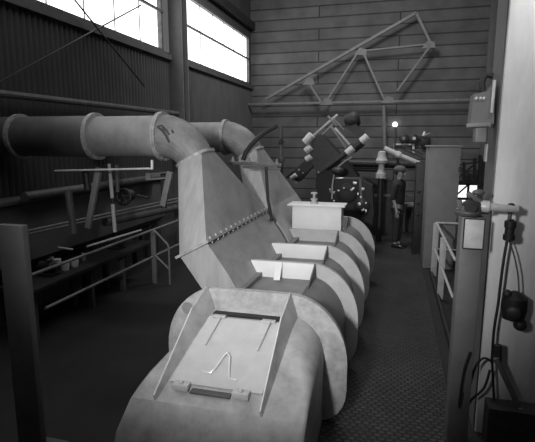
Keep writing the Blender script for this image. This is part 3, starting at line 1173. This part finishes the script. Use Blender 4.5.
# ---------------------------------------------------------------- grey pedestal with geared head and swing arm
Yp = 3.8
p, q = at(457, 290, Y=Yp), at(479, 290, Y=Yp)
pd = thing('control_pedestal', 'grey steel pedestal with a geared head and side arm beside the white pillar', 'pedestal', ((p.x + q.x) / 2, Yp + .08, 0))
zt2 = at(466, 217, Y=Yp).z
b = MB()
b.box((p.x, Yp, 0), (q.x, Yp + .2, zt2), .006)
b.build('post', 'pedestal_grey', pd)
b = MB()
a, c = at(464.5, 218.5, Y=Yp - .02), at(482.5, 249, Y=Yp - .02)
b.box((a.x, Yp - .03, c.z), (c.x, Yp - .004, a.z), .003)
o = b.build('plate', 'plate_white', pd)
o['label'] = 'pale blank plate'
b = MB()
for (x0, z0, x1, z1) in ((a.x, a.z, c.x, a.z), (a.x, c.z, c.x, c.z), (a.x, c.z, a.x, a.z), (c.x, c.z, c.x, a.z)):
    b.bar((x0, Yp - .03, z0), (x1, Yp - .03, z1), .008, .008)
b.build('plate_border', 'black', o)


def H(x, y, dy=0):
    return at(x, y, Y=Yp + dy)


b = MB()
b.lathe(H(468, 215), (0, 0, 1), [(0, .085), (.02, .1), (.035, .1), (.04, .06), (.07, .05)], 20)
b.lathe(H(461, 207.5, .1), (1, 0, -.05), [(0, .03), (.015, .05), (.035, .05), (.04, .038), (.09, .038), (.095, .055), (.115, .055), (.12, .04), (.2, .036)], 20)
b.build('gear_head', 'mid_steel', pd)
b = MB()
b.lathe(H(472, 207.5, -.06), (0, -1, 0), [(-.14, .045), (0, .045), (.0, .055), (.02, .055), (.02, .03), (.05, .03)], 20)
b.build('motor_hub', 'dark_steel', pd)
b = MB()
b.bar(H(468, 193), H(482, 203), .05, .035, .008)
b.bar(H(468, 193), H(470, 198), .04, .03, .008)
b.ball(H(478.5, 192.5), .035, (1.3, 1, .7))
b.bar(H(459, 200, .02), H(461, 214, .02), .04, .03, .006)
b.build('crank', 'mid_steel', pd)
b = MB()
b.lathe(H(480, 206, -.02), H(512, 209) - H(480, 206), [(0, .035), (.02, .045), (.06, .045), (.07, .03), (.26, .026)], 14)
o = b.build('arm', 'light_metal', pd)
b = MB()
b.ball(H(511, 208.5), .035, (1, 1, 1.2))
b.build('arm_joint', 'dark_steel', pd)
b = MB()
b.tube([H(511, 209), H(509, 222), H(508, 228)], .014, 8)
b.build('drop_rod', 'mid_steel', pd)
b = MB()
b.lathe(H(508.5, 241), (0.02, 0, 1), [(0, .025), (.01, .042), (.05, .042), (.055, .034), (.1, .034), (.105, .042), (.15, .042), (.165, .02)], 16)
b.build('grip', 'black', pd)

# cables and fittings on the pillar
cables = (
    ('black cable hanging from the swing arm grip down the white pillar', [(507, 241), (504, 258), (501, 280), (498, 305), (494, 330), (492, 360)], .011, 'rubber'),
    ('thin pale cable loop right of the grip on the white pillar', [(509, 240), (514, 255), (518, 275), (519, 292)], .006, 'mid_steel'),
    ('black cable loop low on the white pillar', [(492, 362), (484, 358), (476, 366), (470, 385), (467, 405), (473, 398), (484, 388), (490, 370)], .010, 'rubber'),
    ('black cable hanging straight down at the pillar foot', [(492, 360), (493, 380), (494, 405), (492, 432)], .010, 'rubber'),
    ('black cable sagging across the grey pedestal foot', [(470, 352), (464, 370), (460, 395), (459, 408), (462, 392)], .008, 'rubber'))
for lab, pts, r, m in cables:
    b = MB()
    off = -.05 if 'pedestal' in lab else .1
    P3 = [at(x, y, Y=Yp + off - (.03 if 'loop low' in lab else 0)) for x, y in pts]
    # smooth the run
    sm = []
    for i in range(len(P3) - 1):
        p0, p1, p2, p3 = P3[max(i - 1, 0)], P3[i], P3[i + 1], P3[min(i + 2, len(P3) - 1)]
        for t in (0, .25, .5, .75):
            sm.append(.5 * ((2 * p1) + (p2 - p0) * t + (2 * p0 - 5 * p1 + 4 * p2 - p3) * t * t + (3 * p1 - p0 - 3 * p2 + p3) * t ** 3))
    sm.append(P3[-1])
    b.tube(sm, r, 8)
    tag(b.build('cable', m), lab, 'cable')
mb_ = thing('hoist_motor', 'black lumpy motor hanging on the right side of the white pillar', 'motor', at(512, 330, Y=Yp + .1))
b = MB()
c = H(514, 306, .08)
b.lathe(c + V((0, 0, -.12)), (0, 0, 1), [(0, .03), (.02, .08), (.1, .095), (.19, .09), (.22, .05), (.24, .02)], 18)
b.build('motor_body', 'black', mb_)
b = MB()
b.lathe(c + V((-.02, -.09, -.02)), (-.2, -1, 0), [(0, .05), (.04, .05), (.05, .03)], 14)
b.ball(c + V((.05, -.02, -.14)), .05)
b.ball(c + V((-.06, -.02, .1)), .035)
b.build('terminal_box', 'dark_steel', mb_)
b = MB()
b.tube([H(498, 345, .05), H(498, 361, .05)], .03, 10)
tag(b.build('cable_clamp', 'dark_steel'), 'dark clamp below the hanging cable on the white pillar', 'clamp')
b = MB()
b.tube([H(496, 358, .02), H(520, 410, .02), H(527, 428, .02)], .022, 10)
b.ball(H(520, 410, .02), .035)
tag(b.build('lance', 'mid_steel'), 'grey pipe leaning at the foot of the white pillar', 'pipe')
b = MB()
b.box(H(488, 420, -.06) + V((0, 0, -.25)), H(540, 404, .12))
tag(b.build('floor_box', 'dark_steel'), 'dark box standing at the foot of the white pillar', 'box')

# switch box up on the pillar's left side
Yj = 4.12
jb = thing('switch_box', 'grey switch box with sloped top high beside the white pillar', 'box', at(480, 122, Y=Yj))


def J(x, y, dy=0):
    return at(x, y, Y=Yj + dy)


b = MB()
b.prism([J(470, 125), J(494, 124), J(495, 83), J(488, 91), J(474, 94)], (0, .18, 0))
b.build('case', 'pedestal_grey', jb)
b = MB()
b.prism([J(466.5, 126.5), J(490, 126), J(490, 122.5), J(467.5, 123)], (0, .2, 0)) if False else b.bar(J(466.5, 125.5, -.02), J(490.5, 124.5, -.02), .06, .03, .004)
b.build('bottom_lip', 'grey_paint', jb)
b = MB()
for x in (476.5, 480.5, 484):
    b.ball(J(x, 98.5, -.004), .014, n=10)
b.build('switch_button', 'light_metal', jb)
b = MB()
b.bar(J(494.5, 80, -.015), J(491.5, 113, -.015), .02, .03, .003)
b.build('hinge_strip', 'light_metal', jb)
b = MB()
b.tube([J(483, 92, .1), J(482, 82, .1), J(486, 75, .1), J(493, 76, .1)], .025, 10)
b.build('conduit_bend', 'dark_steel', jb)
b = MB()
p, q = J(475.5, 142), J(487.5, 125.6)
b.box((p.x, Yj + .02, p.z), (q.x, Yj + .16, q.z), .004)
tag(b.build('junction_box', 'rail_grey'), 'small pale junction box under the switch box', 'box')
b = MB()
p, q = J(486, 162), J(489, 144)
b.box((p.x, Yj + .03, p.z), (q.x, Yj + .12, q.z), .004)
tag(b.build('outlet_box', 'rail_light'), 'slim pale outlet box on the pillar edge below the switch box', 'box')

# ---------------------------------------------------------------- worker
PX, PY = .135, 11.3
wk = thing('person', 'worker in dark clothes and cap standing on the walkway facing right', 'person', (PX, PY, .012))


def skin_mesh(name, m, verts, edges, radii, sub=2, parent=None, root=0):
    me = bpy.data.meshes.new(name)
    me.from_pydata([V(v) for v in verts], edges, [])
    o = bpy.data.objects.new(name, me)
    COL.objects.link(o)
    md = o.modifiers.new('skin', 'SKIN')
    md.use_smooth_shade = True
    if not me.skin_vertices:
        me.skin_vertices.new()
    for i, r in enumerate(radii):
        sv = me.skin_vertices[0].data[i]
        sv.radius = r if isinstance(r, tuple) else (r, r)
        sv.use_root = (i == root)
    s = o.modifiers.new('sub', 'SUBSURF')
    s.levels = sub
    s.render_levels = sub
    me.materials.append(MATS[m])
    if parent:
        o.parent = parent
    return o


# local frame: the figure faces +X, its left side is +Y, right side (nearest the camera) is -Y
vs, es, rs = [], [], []


def add(p, r, link=None):
    vs.append(p)
    rs.append(r)
    if link is not None:
        es.append((link, len(vs) - 1))
    return len(vs) - 1


pel = add((0, 0, .96), (.10, .12))
bel = add((0, 0, 1.10), (.09, .12), pel)
che = add((-.01, 0, 1.30), (.13, .18), bel)
shl = add((-.01, 0, 1.46), (.09, .13), che)
nk = add((0, 0, 1.53), .058, shl)
hd0 = add((.015, 0, 1.60), (.075, .068), nk)
hd1 = add((.02, 0, 1.68), (.10, .08), hd0)
hd2 = add((.01, 0, 1.76), (.085, .075), hd1)
for s in (-1, 1):
    sh = add((-.01, s * .19, 1.43), .062, shl)
    el = add((-.05 if s < 0 else -.02, s * .235, 1.14), .047, sh)
    wr_ = add((.03 if s < 0 else .02, s * .24, .93), .033, el)
    hip = add((0, s * .09, .88), .092, pel)
    kn = add((.02, s * .10, .50), .062, hip)
    an = add((-.01, s * .10, .09), .042, kn)
    he = add((.05, s * .105, .045), (.04, .045), an)
    to = add((.17, s * .115, .03), (.028, .045), he)
    pa = add((.045, s * .24, .84), (.034, .02), wr_)
    kn2 = add((.055, s * .24, .80), (.04, .019), pa)
    for j, (dx, L) in enumerate(((-.032, .06), (-.011, .075), (.011, .078), (.032, .07))):
        f1 = add((.058 + dx, s * .24, .765), .0095, kn2)
        f2 = add((.064 + dx, s * .236, .765 - L * .5), .009, f1)
        f3 = add((.062 + dx, s * .226, .765 - L), .0075, f2)
    t1 = add((.09, s * .232, .84), .011, pa)
    t2 = add((.108, s * .225, .80), .0095, t1)
body = skin_mesh('body', 'skin', vs, es, rs, 2, wk)
# face: nose, brow, ears, eyes, mouth
b = MB()
W = V((PX, PY, 0))
b.loft([[W + V(p) for p in ((.115, -.012, 1.69), (.115, .012, 1.69), (.112, .016, 1.645), (.112, -.016, 1.645))],
        [W + V(p) for p in ((.122, -.006, 1.685), (.122, .006, 1.685), (.142, .01, 1.65), (.142, -.01, 1.65))]])
for s in (-1, 1):
    b.ball(W + V((.012, s * .08, 1.675)), .03, (.7, .35, 1.1), 10)
b.build('nose_and_ears', 'skin', wk)
b = MB()
for s in (-1, 1):
    b.ball(W + V((.103, s * .032, 1.695)), .011, (.7, 1.2, .7), 8)
b.ball(W + V((.104, 0, 1.615)), .02, (.5, 1.1, .25), 8)
b.build('eyes_and_mouth', 'leather', wk)
b = MB()
b.ball(W + V((-.012, 0, 1.715)), .105, (1.0, .86, .92), 18)
b.build('hair', 'hair', wk)
b = MB()
b.ball(W + V((.005, 0, 1.765)), .13, (1.05, .9, .68), 18)
b.loft([[W + V((.09 + .085 * math.sin(PI * i / 8), (-.08 + .02 * i), 1.765 + z - .018 * math.sin(PI * i / 8))) for i in range(9)] for z in (0, .012)], caps=True)
b.build('cap', 'cap_grey', wk)
# shirt, trousers and shoes
sv_, se, sr = [], [], []


def addc(p, r, link=None):
    sv_.append(p)
    sr.append(r)
    if link is not None:
        se.append((link, len(sv_) - 1))
    return len(sv_) - 1


a0 = addc((0, 0, .93), (.155, .185))
a1 = addc((0, 0, 1.10), (.145, .18), a0)
a2 = addc((-.01, 0, 1.30), (.165, .21), a1)
a3 = addc((-.01, 0, 1.475), (.115, .15), a2)
a4 = addc((0, 0, 1.545), (.078, .08), a3)
for s in (-1, 1):
    h = addc((-.01, s * .195, 1.45), .088, a3)
    g_ = addc((-.05 if s < 0 else -.02, s * .237, 1.15), .065, h)
    if s > 0:
        addc((.01, s * .24, .93), .045, g_)
    else:
        addc((-.03, s * .24, 1.07), .06, g_)
skin_mesh('shirt', 'cloth_dark', sv_, se, sr, 2, wk)
tv, te, trr = [(0, 0, .98)], [], [(.15, .18)]
for s in (-1, 1):
    i0 = len(tv)
    tv += [(0, s * .092, .86), (.02, s * .10, .50), (-.005, s * .10, .10)]
    trr += [.112, .085, .072]
    te += [(0, i0), (i0, i0 + 1), (i0 + 1, i0 + 2)]
skin_mesh('trousers', 'cloth_legs', tv, te, trr, 2, wk)
for s in (-1, 1):
    b = MB()
    secs = []
    for x, w, h in ((-.075, .03, .05), (-.05, .042, .1), (.0, .045, .11), (.06, .046, .085), (.13, .05, .062), (.19, .042, .05), (.215, .02, .03)):
        secs.append([W + V((x, s * .108 + w * math.cos(2 * PI * j / 14), .013 + h / 2 + h / 2 * math.sin(2 * PI * j / 14))) for j in range(14)])
    b.loft(secs)
    b.build('shoe', 'leather', wk)

wk.rotation_euler = (0, 0, math.radians(-18))
wk.scale = (1.04, 1.04, 1.04)

# ---------------------------------------------------------------- light
def lamp(name, kind, loc, energy, target=None, **kw):
    l = bpy.data.lights.new(name, kind)
    l.energy = energy
    for k_, v_ in kw.items():
        setattr(l, k_, v_)
    o = bpy.data.objects.new(name, l)
    COL.objects.link(o)
    o.location = loc
    if target is not None:
        o.rotation_euler = (V(target) - V(loc)).to_track_quat('-Z', 'Y').to_euler()
    return o


lamp('flash_lamp', 'SPOT', (-1.05, -.4, 2.9), 980, (-1.1, 6.5, 1.7), spot_size=math.radians(62), spot_blend=1.0, shadow_soft_size=.15)
lamp('unseen_overhead', 'SPOT', (1.3, 3.0, 4.8), 230, (1.25, 4.05, 3.9), spot_size=math.radians(62), spot_blend=1.0, shadow_soft_size=.25)
lamp('unseen_overhead', 'AREA', (-1.6, 6.5, 7.8), 230, (-1.6, 6.5, 0), shape='RECTANGLE', size=6, size_y=14)  # added broad fill that lifts the hall's dark tones
lamp('unseen_overhead', 'AREA', (-1.2, 10.5, 7.6), 260, (-1.6, 15, 2), shape='DISK', size=1.6)  # added fill that brightens the end wall and truss
W_ = bpy.data.worlds.new('world')
S.world = W_
W_.use_nodes = True
bg = W_.node_tree.nodes['Background']
bg.inputs[0].default_value = (.8, .8, .8, 1)
bg.inputs[1].default_value = .15

S.view_settings.view_transform = 'Standard'
S.view_settings.look = 'None'
S.view_settings.gamma = 1
S.view_settings.exposure = 0
S.view_settings.use_curve_mapping = False
